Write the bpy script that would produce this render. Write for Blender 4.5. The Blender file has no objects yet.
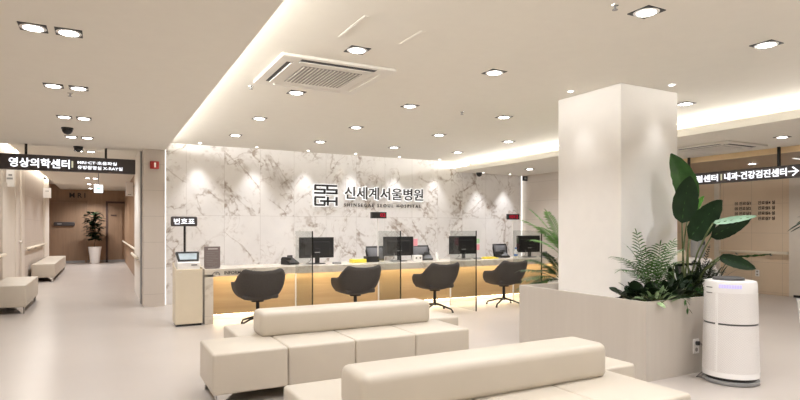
import bpy, bmesh, math, random
from mathutils import Vector, Matrix
random.seed(7)
PI = math.pi
sc = bpy.context.scene
COL = sc.collection

# ------------------------------------------------------------------ camera
F, YH, CAMH = 557.0, 228.0, 1.4
TH = math.atan(297 / F)
S_, C_ = math.sin(TH), math.cos(TH)
cam = bpy.data.objects.new('camera', bpy.data.cameras.new('camera'))
COL.objects.link(cam)
cam.location = (0, 0, CAMH)
cam.rotation_euler = (PI / 2, 0, -TH)
cam.data.sensor_width = 36
cam.data.lens = F / 800 * 36
cam.data.shift_y = (YH - 200) / 800
sc.camera = cam
sc.view_settings.view_transform = 'Standard'
sc.view_settings.look = 'None'
sc.view_settings.gamma = 1
sc.view_settings.use_curve_mapping = False
sc.view_settings.exposure = 0.3
sc.cycles.use_denoising = True
sc.cycles.max_bounces = 10
sc.cycles.diffuse_bounces = 6
sc.cycles.transparent_max_bounces = 12
sc.cycles.sample_clamp_indirect = 6
sc.cycles.caustics_reflective = False
sc.cycles.caustics_refractive = False

def at(u, v, c):                      # a point of the place seen at (u, v), c metres ahead
    a, b = (u - 400) / F, -(v - YH) / F
    return Vector((c * (S_ + a * C_), c * (C_ - a * S_), CAMH + c * b))

# ------------------------------------------------------------------ materials
MT = {}
def nodes_of(name, rough=.5, metal=0, spec=.5):
    m = bpy.data.materials.new(name); m.use_nodes = True
    nt = m.node_tree; b = nt.nodes['Principled BSDF']
    b.inputs['Roughness'].default_value = rough
    b.inputs['Metallic'].default_value = metal
    b.inputs['Specular IOR Level'].default_value = spec
    MT[name] = m
    return m, nt, b
def N(nt, t, **kw):
    n = nt.nodes.new(t)
    for k, v in kw.items():
        if k in n.inputs: n.inputs[k].default_value = v
        else: setattr(n, k, v)
    return n
def plain(name, col, rough=.5, metal=0, var=.04, scale=8, spec=.5, bump=0, bscale=200, stretch=None):
    """a colour with a little procedural variation"""
    m, nt, b = nodes_of(name, rough, metal, spec)
    tc = N(nt, 'ShaderNodeTexCoord'); mp = N(nt, 'ShaderNodeMapping')
    if stretch: mp.inputs['Scale'].default_value = stretch
    nt.links.new(tc.outputs['Object'], mp.inputs['Vector'])
    nz = N(nt, 'ShaderNodeTexNoise', Scale=scale, Detail=4)
    nt.links.new(mp.outputs['Vector'], nz.inputs['Vector'])
    r = N(nt, 'ShaderNodeValToRGB')
    r.color_ramp.elements[0].position = .3; r.color_ramp.elements[1].position = .7
    r.color_ramp.elements[0].color = [c * (1 - var) for c in col] + [1]
    r.color_ramp.elements[1].color = [min(1, c * (1 + var)) for c in col] + [1]
    nt.links.new(nz.outputs['Fac'], r.inputs['Fac'])
    nt.links.new(r.outputs['Color'], b.inputs['Base Color'])
    if bump:
        n2 = N(nt, 'ShaderNodeTexNoise', Scale=bscale, Detail=2)
        nt.links.new(tc.outputs['Object'], n2.inputs['Vector'])
        bp = N(nt, 'ShaderNodeBump', Strength=bump, Distance=.002)
        nt.links.new(n2.outputs['Fac'], bp.inputs['Height']); nt.links.new(bp.outputs['Normal'], b.inputs['Normal'])
    return m
def emit(name, col, strength):
    m = bpy.data.materials.new(name); m.use_nodes = True; nt = m.node_tree
    nt.nodes.remove(nt.nodes['Principled BSDF'])
    e = N(nt, 'ShaderNodeEmission', Color=(*col, 1), Strength=strength)
    nt.links.new(e.outputs[0], nt.nodes['Material Output'].inputs[0])
    MT[name] = m
    return m
def seams(nt, coord_out, axis, pitch, offset, width):
    """1 on thin joint lines along one axis"""
    sp = N(nt, 'ShaderNodeSeparateXYZ'); nt.links.new(coord_out, sp.inputs[0])
    a = N(nt, 'ShaderNodeMath', operation='SUBTRACT'); nt.links.new(sp.outputs[axis], a.inputs[0]); a.inputs[1].default_value = offset
    d = N(nt, 'ShaderNodeMath', operation='DIVIDE'); nt.links.new(a.outputs[0], d.inputs[0]); d.inputs[1].default_value = pitch
    f = N(nt, 'ShaderNodeMath', operation='FRACT'); nt.links.new(d.outputs[0], f.inputs[0])
    l = N(nt, 'ShaderNodeMath', operation='LESS_THAN'); nt.links.new(f.outputs[0], l.inputs[0]); l.inputs[1].default_value = width / pitch
    fl = N(nt, 'ShaderNodeMath', operation='FLOOR'); nt.links.new(d.outputs[0], fl.inputs[0])
    return l.outputs[0], fl.outputs[0]
def mixc(nt, fac, a, b):
    m = N(nt, 'ShaderNodeMix', data_type='RGBA')
    for sock, v in ((m.inputs[0], fac), (m.inputs[6], a), (m.inputs[7], b)):
        if hasattr(v, 'links'): nt.links.new(v, sock)
        elif isinstance(v, (int, float)): sock.default_value = v
        else: sock.default_value = (*v, 1)
    return m.outputs[2]
def mx(nt, op, a, b=None, c=None):
    m = N(nt, 'ShaderNodeMath', operation=op)
    for i, v in enumerate((a, b, c)):
        if v is None: continue
        if hasattr(v, 'links'): nt.links.new(v, m.inputs[i])
        else: m.inputs[i].default_value = v
    return m.outputs[0]

def marble(name, base=(.88, .86, .845), vein=(.36, .29, .24), pitch=.687, off=2.05, hz=1.635):
    m, nt, b = nodes_of(name, .22)
    tc = N(nt, 'ShaderNodeTexCoord'); co = tc.outputs['Object']
    sx, ix = seams(nt, co, 0, pitch, off, .005)
    sz, iz = seams(nt, co, 2, 1.63, hz - 1.63, .005)
    w = mx(nt, 'ADD', mx(nt, 'MULTIPLY', ix, 3.71), mx(nt, 'MULTIPLY', iz, 9.13))
    cb = N(nt, 'ShaderNodeCombineXYZ'); nt.links.new(w, cb.inputs[1])
    ad = N(nt, 'ShaderNodeVectorMath', operation='ADD'); nt.links.new(co, ad.inputs[0]); nt.links.new(cb.outputs[0], ad.inputs[1])
    def ridge(ang, scl, sc, dist, det, width, rough=.55):
        ro = N(nt, 'ShaderNodeMapping'); ro.inputs['Rotation'].default_value = (0, ang, 0); nt.links.new(ad.outputs[0], ro.inputs['Vector'])
        r_ = N(nt, 'ShaderNodeMapping'); r_.inputs['Scale'].default_value = scl; nt.links.new(ro.outputs[0], r_.inputs['Vector'])
        n = N(nt, 'ShaderNodeTexNoise', Scale=sc, Detail=det, Roughness=rough, Distortion=dist); nt.links.new(r_.outputs[0], n.inputs['Vector'])
        d = mx(nt, 'ABSOLUTE', mx(nt, 'SUBTRACT', n.outputs['Fac'], .5))
        return mx(nt, 'SUBTRACT', 1, mx(nt, 'MINIMUM', mx(nt, 'DIVIDE', d, width), 1))
    def blot(sc, lo, hi, off):
        n = N(nt, 'ShaderNodeTexNoise', noise_dimensions='4D', Scale=sc, Detail=3); nt.links.new(co, n.inputs['Vector']); nt.links.new(mx(nt, 'ADD', w, off), n.inputs['W'])
        r_ = N(nt, 'ShaderNodeMapRange', interpolation_type='SMOOTHSTEP'); r_.inputs['From Min'].default_value = lo; r_.inputs['From Max'].default_value = hi
        nt.links.new(n.outputs['Fac'], r_.inputs['Value']); return r_.outputs[0]
    la = ridge(.7, (1, 1, .40), 1.15, .5, 5, .016, .5); ha = ridge(.7, (1, 1, .40), 1.15, .5, 5, .085, .5)
    lb = ridge(-.85, (1, 1, .45), 1.25, .8, 5, .013, .52); hb = ridge(-.85, (1, 1, .45), 1.25, .8, 5, .075, .52)
    lc = ridge(.3, (1, 1, .5), 3.2, 1.2, 4, .014, .5)
    fine = blot(11, .50, .64, 3)
    ma, mb_ = blot(1.3, .40, .58, 0), blot(1.6, .42, .60, 5)
    va = mx(nt, 'MULTIPLY', mx(nt, 'ADD', mx(nt, 'MULTIPLY', la, .6), mx(nt, 'MULTIPLY', mx(nt, 'MULTIPLY', ha, fine), .52)), ma)
    vb = mx(nt, 'MULTIPLY', mx(nt, 'ADD', mx(nt, 'MULTIPLY', lb, .5), mx(nt, 'MULTIPLY', mx(nt, 'MULTIPLY', hb, fine), .48)), mb_)
    vc = mx(nt, 'MULTIPLY', mx(nt, 'MULTIPLY', lc, .4), blot(2.2, .50, .66, 9))
    vv = mx(nt, 'MINIMUM', mx(nt, 'ADD', mx(nt, 'ADD', va, vb), vc), .85)
    # cloudy body
    n4 = N(nt, 'ShaderNodeTexNoise', noise_dimensions='4D', Scale=3.2, Detail=4); nt.links.new(co, n4.inputs['Vector']); nt.links.new(w, n4.inputs['W'])
    body = mixc(nt, n4.outputs['Fac'], [c * 1.04 for c in base], [c * .9 for c in base])
    c1 = mixc(nt, vv, body, vein)
    c2 = mixc(nt, mx(nt, 'MULTIPLY', mx(nt, 'MAXIMUM', sx, sz), .55), c1, (.4, .36, .33))
    nt.links.new(c2, b.inputs['Base Color'])
    return m
def wood(name, light, dark, axis='Z', rough=.45, scale=1.0, seam=None, seamaxis=0):
    m, nt, b = nodes_of(name, rough)
    tc = N(nt, 'ShaderNodeTexCoord'); mp = N(nt, 'ShaderNodeMapping')
    s = {'Z': (9, 9, .5), 'X': (.5, 9, 9), 'Y': (9, .5, 9)}[axis]
    mp.inputs['Scale'].default_value = [v * scale for v in s]
    nt.links.new(tc.outputs['Object'], mp.inputs['Vector'])
    n1 = N(nt, 'ShaderNodeTexNoise', Scale=1.6, Detail=8, Roughness=.6, Distortion=.6); nt.links.new(mp.outputs[0], n1.inputs['Vector'])
    n2 = N(nt, 'ShaderNodeTexNoise', Scale=.35, Detail=2); nt.links.new(mp.outputs[0], n2.inputs['Vector'])
    f = mx(nt, 'ADD', mx(nt, 'MULTIPLY', n1.outputs['Fac'], .65), mx(nt, 'MULTIPLY', n2.outputs['Fac'], .35))
    r = N(nt, 'ShaderNodeValToRGB'); r.color_ramp.elements[0].position = .34; r.color_ramp.elements[1].position = .66
    r.color_ramp.elements[0].color = (*dark, 1); r.color_ramp.elements[1].color = (*light, 1)
    nt.links.new(f, r.inputs['Fac'])
    c = r.outputs['Color']
    if seam:
        sx, _ = seams(nt, tc.outputs['Object'], seamaxis, seam, .1, .012)
        c = mixc(nt, mx(nt, 'MULTIPLY', sx, .5), c, [v * .3 for v in dark])
    nt.links.new(c, b.inputs['Base Color'])
    return m
def tiled(name, col, rough=.4, zp=.47, zo=.2, hp=None, ho=0, haxis=0, joint=.75, jw=.006, vert=True):
    m, nt, b = nodes_of(name, rough)
    tc = N(nt, 'ShaderNodeTexCoord'); co = tc.outputs['Object']
    nz = N(nt, 'ShaderNodeTexNoise', Scale=2.5, Detail=5); nt.links.new(co, nz.inputs['Vector'])
    body = mixc(nt, nz.outputs['Fac'], [c * 1.05 for c in col], [c * .93 for c in col])
    s, _ = seams(nt, co, 2, zp, zo, jw)
    if hp:
        s2, _ = seams(nt, co, haxis, hp, ho, jw); s = mx(nt, 'MAXIMUM', s, s2)
    c = mixc(nt, mx(nt, 'MULTIPLY', s, 1 - joint + .25), body, [v * .45 for v in col])
    nt.links.new(c, b.inputs['Base Color'])
    return m
def glass(name, tint=(.86, .87, .86)):
    m = bpy.data.materials.new(name); m.use_nodes = True; nt = m.node_tree
    nt.nodes.remove(nt.nodes['Principled BSDF'])
    t = N(nt, 'ShaderNodeBsdfTransparent', Color=(*tint, 1)); g = N(nt, 'ShaderNodeBsdfGlossy', Roughness=.02)
    mi = N(nt, 'ShaderNodeMixShader'); mi.inputs[0].default_value = .05
    nt.links.new(t.outputs[0], mi.inputs[1]); nt.links.new(g.outputs[0], mi.inputs[2])
    nt.links.new(mi.outputs[0], nt.nodes['Material Output'].inputs[0]); MT[name] = m
    return m

plain('floor', (.50, .453, .415), .28, var=.035, scale=.9, spec=.5)
plain('ceiling', (.765, .735, .665), .9, var=.01)
plain('paint', (.78, .745, .70), .75, var=.012)
plain('column_paint', (.86, .84, .815), .7, var=.012)
marble('marble')
tiled('pillar_tile', (.59, .53, .47), .45, zp=.462, zo=.22)
tiled('panel_wall', (.73, .595, .44), .5, zp=.62, zo=.05, hp=.62, ho=.22, haxis=1)
tiled('corridor_panel', (.60, .53, .465), .5, zp=.6, zo=.42, hp=1.2, ho=.3, haxis=1)
plain('rail_cream', (.82, .74, .60), .45, var=.02)
plain('trim', (.72, .66, .58), .5, var=.02)
plain('warm_beam', (.78, .60, .36), .5, var=.03)
plain('brown_ceiling', (.44, .335, .235), .35, var=.03)
wood('corridor_wood', (.40, .26, .165), (.31, .195, .12), 'Z', .45, 1, seam=1.22)
wood('door_wood', (.30, .19, .12), (.235, .15, .092), 'Z', .45, 1)
wood('counter_wood', (.54, .39, .22), (.42, .29, .155), 'X', .45, .8)
wood('planter_laminate', (.525, .482, .43), (.495, .452, .40), 'Z', .5, .9)
marble('counter_stone', (.74, .68, .585), (.50, .42, .33), pitch=3.1, off=.1, hz=5)
plain('leather', (.56, .505, .425), .42, var=.02, scale=4, bump=.15, bscale=500)
plain('chrome', (.75, .74, .72), .18, 1, var=.02)
plain('leg_dark', (.08, .075, .07), .4, .3)
plain('shell_fabric', (.052, .045, .040), .75, var=.12, scale=60, bump=.25, bscale=600)
plain('black_metal', (.018, .017, .017), .4, .3)
plain('black_plastic', (.017, .017, .018), .35, var=.1)
plain('dark_grey', (.07, .07, .072), .5)
plain('mesh_grey', (.16, .16, .17), .8, var=.2, scale=200)
plain('mid_grey', (.30, .30, .30), .5)
plain('white_plastic', (.84, .82, .80), .35, var=.01)
plain('aged_white', (.72, .69, .63), .5, var=.01)
plain('white_gloss', (.86, .85, .84), .25, var=.01)
plain('cream_metal', (.70, .62, .48), .4, var=.015)
plain('sign_dark', (.055, .046, .045), .4, var=.05)
plain('board_brown', (.21, .17, .165), .5, var=.03)
plain('letter_dark', (.035, .030, .028), .5)
plain('letter_brown', (.08, .045, .035), .6)
plain('yellow', (.85, .72, .08), .5); plain('pink', (.85, .35, .42), .6); plain('blue', (.06, .20, .55), .4)
plain('note_green', (.45, .7, .4), .6); plain('red', (.42, .035, .03), .4)
plain('screen_glass', (.42, .50, .56), .12, var=.25, scale=6)
plain('recess_black', (.02, .02, .022), .5)
plain('grille', (.30, .28, .26), .6)
plain('leaf_dark', (.011, .026, .010), .38, var=.3, scale=9, spec=.16)
plain('leaf_mid', (.026, .075, .015), .4, var=.3, scale=9, spec=.18)
plain('leaf_bright', (.085, .26, .03), .5, var=.3, scale=9)
plain('leaf_palm', (.075, .165, .045), .45, var=.3, scale=9, spec=.2)
plain('leaf_pale', (.30, .42, .22), .45, var=.5, scale=40)
plain('leaf_teal', (.22, .38, .25), .4, var=.2)
plain('stem', (.10, .13, .045), .5, var=.2, scale=20)
plain('trunk', (.16, .11, .065), .8, var=.3, scale=25)
plain('soil', (.045, .032, .022), .95, var=.4, scale=40)
plain('moss', (.07, .12, .03), .95, var=.4, scale=50)
plain('cable', (.22, .20, .19), .5)
glass('glass'); glass('glass_edge', (.10, .11, .10))
emit('lamp', (1, .98, .96), 14)
emit('lamp_small', (1, .95, .88), 9)
emit('led_warm', (1, .84, .58), 22)
emit('led_white', (1, .96, .91), 1.3)
emit('letter_white', (.95, .95, 1.0), 1.6)
emit('halo', (1, .99, .97), 1.25)
emit('bar_yellow', (.75, .72, .5), .7)
emit('digit_red', (1, .04, .08), .45)
emit('digit_dim', (.35, .01, .03), .5)
emit('display_violet', (.62, .55, 1), 1.0)
emit('exit_white', (.95, 1, 1), 1.5)
emit('exit_green', (.45, .8, .75), .9)

# ------------------------------------------------------------------ mesh helpers
def wloc(o):
    v = Vector((0, 0, 0))
    while o: v += o.location; o = o.parent
    return v
class MB:
    def __init__(s): s.bm = bmesh.new()
    def _merge(s, b2, mat=None):
        if mat is not None: bmesh.ops.transform(b2, matrix=mat, verts=b2.verts)
        me = bpy.data.meshes.new('tmp'); b2.to_mesh(me); b2.free(); s.bm.from_mesh(me); bpy.data.meshes.remove(me); return s
    def box(s, lo, hi, bev=0, seg=2, mat=None):
        b = bmesh.new(); bmesh.ops.create_cube(b, size=1)
        d = [h - l for l, h in zip(lo, hi)]; c = [(h + l) / 2 for l, h in zip(lo, hi)]
        for v in b.verts: v.co = Vector((v.co.x * d[0] + c[0], v.co.y * d[1] + c[1], v.co.z * d[2] + c[2]))
        if bev: bmesh.ops.bevel(b, geom=b.edges[:], offset=min(bev, min(map(abs, d)) * .49), segments=seg, profile=.5, affect='EDGES')
        return s._merge(b, mat)
    def lathe(s, prof, c=(0, 0, 0), seg=32, cap=True, ell=1):
        b = bmesh.new(); rings = []
        for r, z in prof:
            rings.append([b.verts.new((c[0] + r * math.cos(2 * PI * i / seg), c[1] + r * ell * math.sin(2 * PI * i / seg), c[2] + z)) for i in range(seg)])
        for A, B in zip(rings, rings[1:]):
            for i in range(seg): b.faces.new((A[i], A[(i + 1) % seg], B[(i + 1) % seg], B[i]))
        if cap:
            b.faces.new(rings[0][::-1]); b.faces.new(rings[-1])
        return s._merge(b)
    def cyl(s, c, r, z0, z1, seg=24): return s.lathe([(r, z0), (r, z1)], c, seg)
    def tube(s, path, r, seg=8, r2=None):
        b = bmesh.new(); path = [Vector(p) for p in path]; n = len(path); rings = []
        up = Vector((0, 0, 1))
        for i, p in enumerate(path):
            t = (path[min(i + 1, n - 1)] - path[max(i - 1, 0)]).normalized()
            x = t.cross(up); x = x.normalized() if x.length > 1e-3 else Vector((1, 0, 0))
            y = x.cross(t).normalized(); rr = r if r2 is None else r + (r2 - r) * i / (n - 1)
            rings.append([b.verts.new(p + x * rr * math.cos(2 * PI * k / seg) + y * rr * math.sin(2 * PI * k / seg)) for k in range(seg)])
        for A, B in zip(rings, rings[1:]):
            for k in range(seg): b.faces.new((A[k], A[(k + 1) % seg], B[(k + 1) % seg], B[k]))
        b.faces.new(rings[0][::-1]); b.faces.new(rings[-1])
        bmesh.ops.recalc_face_normals(b, faces=b.faces[:])
        return s._merge(b)
    def prism(s, poly, fn, d0, d1):
        """poly: 2-D outline; fn(a, b, d) -> point"""
        b = bmesh.new()
        A = [b.verts.new(fn(x, y, d0)) for x, y in poly]; B = [b.verts.new(fn(x, y, d1)) for x, y in poly]
        n = len(poly)
        b.faces.new(A); b.faces.new(B[::-1])
        for i in range(n): b.faces.new((A[i], B[i], B[(i + 1) % n], A[(i + 1) % n]))
        bmesh.ops.recalc_face_normals(b, faces=b.faces[:])
        return s._merge(b)
    def grid(s, pts):
        b = bmesh.new(); V = [[b.verts.new(p) for p in row] for row in pts]
        for R, Q in zip(V, V[1:]):
            for i in range(len(R) - 1): b.faces.new((R[i], R[i + 1], Q[i + 1], Q[i]))
        return s._merge(b)
    def build(s, name, mat, parent=None, smooth=False, solid=0):
        if solid: bmesh.ops.solidify(s.bm, geom=s.bm.faces[:], thickness=solid)
        me = bpy.data.meshes.new(name)
        if parent:
            w = wloc(parent); bmesh.ops.translate(s.bm, vec=-w, verts=s.bm.verts)
        s.bm.to_mesh(me); s.bm.free()
        me.materials.append(MT[mat])
        if smooth:
            for p in me.polygons: p.use_smooth = True
            if smooth == 'auto':
                try: me.set_sharp_from_angle(angle=math.radians(40))
                except Exception: pass
        o = bpy.data.objects.new(name, me); COL.objects.link(o)
        if parent: o.parent = parent
        return o
def tag(o, label=None, cat=None, group=None, kind=None):
    if label: o['label'] = label
    if cat: o['category'] = cat
    if group: o['group'] = group
    if kind: o['kind'] = kind
    return o
def thing(name, loc, label, cat, group=None, rz=0):
    o = bpy.data.objects.new(name, None); COL.objects.link(o); o.empty_display_size = .1
    o.location = loc; o.rotation_euler = (0, 0, rz)
    return tag(o, label, cat, group)
def kids(o): return [c for c in bpy.data.objects if c.parent is o]
def copy_tree(o, parent=None):
    c = o.copy(); COL.objects.link(c)
    if parent: c.parent = parent
    for k in kids(o): copy_tree(k, c)
    return c
def struct(name, mb, mat, label, cat, parent=None):
    o = mb.build(name, mat, parent)
    if not parent: tag(o, label, cat, kind='structure')
    return o
def text(name, s, mat, parent, org, ux, n, w, h, depth=.004, bold=0.0, uz=(0, 0, 1)):
    """lettering scaled to w x h, its lower left corner at org, reading along ux, standing along uz, facing n"""
    cu = bpy.data.curves.new('tmp', 'FONT'); cu.body = s; cu.size = 1; cu.extrude = .01; cu.offset = bold; cu.resolution_u = 3
    t = bpy.data.objects.new('tmp', cu); COL.objects.link(t)
    bpy.context.view_layer.update()
    dg = bpy.context.evaluated_depsgraph_get()
    me = bpy.data.meshes.new_from_object(t.evaluated_get(dg))
    bpy.data.objects.remove(t); bpy.data.curves.remove(cu)
    b = bmesh.new(); b.from_mesh(me); bpy.data.meshes.remove(me)
    xs = [v.co.x for v in b.verts]; ys = [v.co.y for v in b.verts]
    x0, x1, y0, y1 = min(xs), max(xs), min(ys), max(ys)
    org, ux, uz, n = Vector(org), Vector(ux), Vector(uz), Vector(n)
    for v in b.verts:
        v.co = org + ux * ((v.co.x - x0) / (x1 - x0) * w) + uz * ((v.co.y - y0) / (y1 - y0) * h) + n * ((v.co.z + .01) / .02 * depth)
    m = MB(); m._merge(b)
    return m.build(name, mat, parent)
def spot(name, loc, energy, angle=110, blend=.6, col=(.985, .98, .995), parent=None, rad=.05, rot=(0, 0, 0)):
    l = bpy.data.lights.new(name, 'SPOT'); l.energy = energy; l.spot_size = math.radians(angle); l.spot_blend = blend; l.color = col; l.shadow_soft_size = rad
    o = bpy.data.objects.new(name, l); COL.objects.link(o)
    o.location = Vector(loc) - (wloc(parent) if parent else Vector()); o.rotation_euler = rot
    if parent: o.parent = parent
    return o
def area(name, loc, rot, sx, sy, energy, col=(1, .975, .92), spread=180):
    l = bpy.data.lights.new(name, 'AREA'); l.shape = 'RECTANGLE'; l.size = sx; l.size_y = sy; l.energy = energy; l.color = col; l.spread = math.radians(spread)
    o = bpy.data.objects.new(name, l); COL.objects.link(o); o.location = loc; o.rotation_euler = rot
    return o
ORD = ['first', 'second', 'third', 'fourth', 'fifth', 'sixth', 'seventh', 'eighth', 'ninth']
NY, NX = (0, -1, 0), (-1, 0, 0)          # facing the entrance side; facing left
RX, RY = (1, 0, 0), (0, -1, 0)           # reading directions on those faces

# ------------------------------------------------------------------ room shell
struct('floor', MB().box((-2.6, -3.2, -.1), (13, 27, 0)), 'floor', 'pale beige smooth resin floor of the hospital lobby', 'floor')
struct('wall_back', MB().box((.98, 11, 0), (9.34, 11.15, 3.1)), 'marble', 'white marble slab wall with brown veins behind reception', 'wall')
struct('wall_left', MB().box((-1.85, -3.2, 0), (-1.7, 23, 3.2)), 'corridor_panel', 'pale panelled wall on the left of the corridor', 'wall')
struct('wall_right', MB().box((12.36, -3.2, 0), (12.55, 9.3, 3.1)), 'panel_wall', 'beige panelled wall at the right end of the lobby', 'wall')
struct('wall_front', MB().box((-1.85, -3.35, 0), (12.5, -3.2, 3.1)), 'paint', 'pale wall on the entrance side of the lobby', 'wall')
struct('wall_side', MB().box((9.42, 9.3, 0), (12.55, 11.3, 3.1)), 'pillar_tile', 'beige tiled wall block beside the end of the marble wall', 'wall')
struct('wall_corridor_end', MB().box((-2.6, 26, 0), (1.3, 26.15, 3.2)), 'corridor_wood', 'brown wood panelled wall at the corridor end', 'wall')
struct('wall_corridor_right', MB().box((.8, 13.8, 0), (.95, 26, 3.2)), 'corridor_wood', 'brown wood panelled right wall of the corridor', 'wall')
struct('wall_corridor_recess', MB().box((-2.6, 23, 0), (-2.45, 26, 3.2)).box((-2.6, 22.85, 0), (-1.85, 23, 3.2)), 'corridor_wood', 'brown wood wall in the recess beyond the left corridor wall', 'wall')
cp = MB().box((.635, 10.8, 0), (.98, 13.8, 3.1))
struct('pillar', cp, 'pillar_tile', 'beige tiled pillar between the corridor and the marble wall', 'pillar')
struct('trim_1', MB().box((.622, 11.75, 0), (.635, 13.8, 2.95)), 'paint', 'pale painted lining on the corridor side of the pillar', 'trim')
struct('trim_2', MB().box((.612, 11.28, 0), (.634, 11.5, 2.94)), 'mid_grey', 'grey upright strip on the corridor side of the pillar', 'trim')
struct('column', MB().box((4.90, 4.155, .60), (5.84, 5.09, 2.96), .012), 'column_paint', 'thick white square column rising out of the planter', 'column')
# ceilings
struct('ceiling', MB().box((.45, -3.2, 2.96), (7.8, 11.15, 3.1)), 'ceiling', 'raised cream ceiling over the waiting area', 'ceiling')
struct('ceiling', MB().box((-1.7, -3.2, 2.80), (.984, 11.2, 2.865)), 'ceiling', 'lower cream ceiling strip left of the light cove', 'ceiling')
struct('ceiling', MB().box((-1.7, -3.2, 2.865), (.45, 11.2, 3.1)), 'ceiling', 'closed void above the lower left ceiling', 'ceiling')
struct('ceiling', MB().box((7.37, -3.2, 2.72), (9.80, 11.0, 2.79)).box((7.37, -3.2, 2.79), (7.41, 11, 2.83)), 'ceiling', 'lower cream ceiling right of the column with an upstand lip', 'ceiling')
struct('ceiling', MB().box((7.8, -3.2, 2.79), (9.80, 11.0, 3.1)), 'ceiling', 'closed void above the lower right ceiling', 'ceiling')
struct('ceiling', MB().box((9.83, -3.2, 2.62), (12.5, 9.3, 3.1)), 'brown_ceiling', 'brown lowered ceiling along the right wall', 'ceiling')
struct('trim_3', MB().box((9.79, -3.2, 2.625), (9.83, 9.3, 2.72)), 'warm_beam', 'warm wooden edge of the brown right ceiling', 'trim')
struct('ceiling', MB().box((-1.5, 11.2, 2.95), (.8, 26, 3.1)), 'ceiling', 'cream corridor ceiling with a light slot along its left', 'ceiling')
struct('ceiling', MB().box((-2.6, 11.2, 3.14), (1.0, 26.1, 3.25)), 'ceiling', 'top of the light slot over the corridor', 'ceiling')
# left wall details
def lrect(x, y0, y1, z0, z1, t=.02): return MB().box((x, y0, z0), (x + t, y1, z1), .003)
for i, (y0, y1) in enumerate(((12.75, 12.95), (14.55, 15.0), (15.55, 16.1), (21.3, 23.0))):
    struct('trim_%d' % (4 + i), lrect(-1.7, y0, y1, 0, 3.1, .035), 'trim', ['cream upright at the left edge of the corridor door', 'cream upright at the far side of the corridor door', 'wide cream upright before the pinkish corridor panels', 'cream jamb closing the end of the left corridor wall'][i], 'trim')
d1 = struct('door_1', lrect(-1.7, 12.95, 14.55, 0, 2.3, .02), 'trim', 'cream door in the left corridor wall', 'door')
MB().tube([(-1.68, 15.2, 1.08), (-1.62, 15.2, 1.08)], .035, 12).build('door_knob', 'chrome', d1)
# corridor end doors
d2 = struct('door_2', MB().box((-2.45, 25.94, 0), (-.62, 25.99, 2.42), .004), 'door_wood', 'dark brown sliding door at the corridor end under the letters', 'door')
MB().box((-2.45, 25.9, 2.42), (-.58, 25.99, 2.5)).box((-.64, 25.9, 0), (-.56, 25.99, 2.5)).build('door_frame', 'door_wood', d2)
MB().box((-1.72, 25.87, 1.48), (-1.0, 25.94, 1.64), .05).build('door_sign', 'sign_dark', d2)
MB().box((-1.60, 25.86, 1.54), (-1.45, 25.872, 1.58)).build('mark', 'mid_grey', d2)
d3 = struct('door_3', MB().box((.18, 25.95, 0), (.72, 25.99, 2.42), .004), 'door_wood', 'brown wood door at the corridor end beside the potted plant', 'door')
MB().box((.10, 25.92, 0), (.18, 25.99, 2.5)).box((.18, 25.92, 2.42), (.8, 25.99, 2.5)).build('door_frame', 'letter_brown', d3)
MB().box((.28, 25.93, 1.9), (.5, 25.95, 1.95)).build('door_plate', 'letter_brown', d3)
struct('baseboard_end', MB().box((-2.45, 25.92, 0), (.8, 25.945, .09)), 'mid_grey', 'grey skirting along the corridor end wall', 'baseboard')
# right wall details
struct('trim_8', MB().box((12.30, 7.72, 0), (12.36, 7.84, 2.62), .004), 'trim', 'cream upright at the far side of the right wall panels', 'trim')
struct('trim_9', MB().box((12.30, 6.19, 0), (12.36, 6.27, 2.62), .004), 'trim', 'cream upright at the near side of the right wall panels', 'trim')
d4 = struct('door_4', MB().box((12.27, 3.5, .05), (12.36, 6.18, 2.62), .004), 'trim', 'cream flush door panel at the right frame edge', 'door')
MB().box((12.29, 3.5, 0), (12.36, 6.18, .05)).build('plinth', 'recess_black', d4)
struct('trim_10', MB().box((.985, 10.985, 0), (1.01, 11.0, 2.96)), 'led_white', 'lit upright strip at the left end of the marble wall', 'trim')
struct('trim_11', MB().box((9.345, 10.985, 0), (9.365, 11.1, 2.72)), 'led_white', 'lit upright strip at the right end of the marble wall', 'trim')

# cove lighting (hidden strips on the ledges)
def strip(name, lo, hi, mat, label):
    return tag(MB().box(lo, hi).build(name, mat), label, 'light strip')
E_COVE = 1.0
area('cove_light', (.70, 4.0, 2.90), (0, math.radians(-115), 0), .06, 14.2, 190, (1, .985, .95))
area('cove_light', (7.66, 4.0, 2.86), (0, math.radians(120), 0), .08, 14.2, 170)
area('cove_light', (-1.6, 17, 3.12), (0, 0, 0), .08, 11.5, 50)

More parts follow.
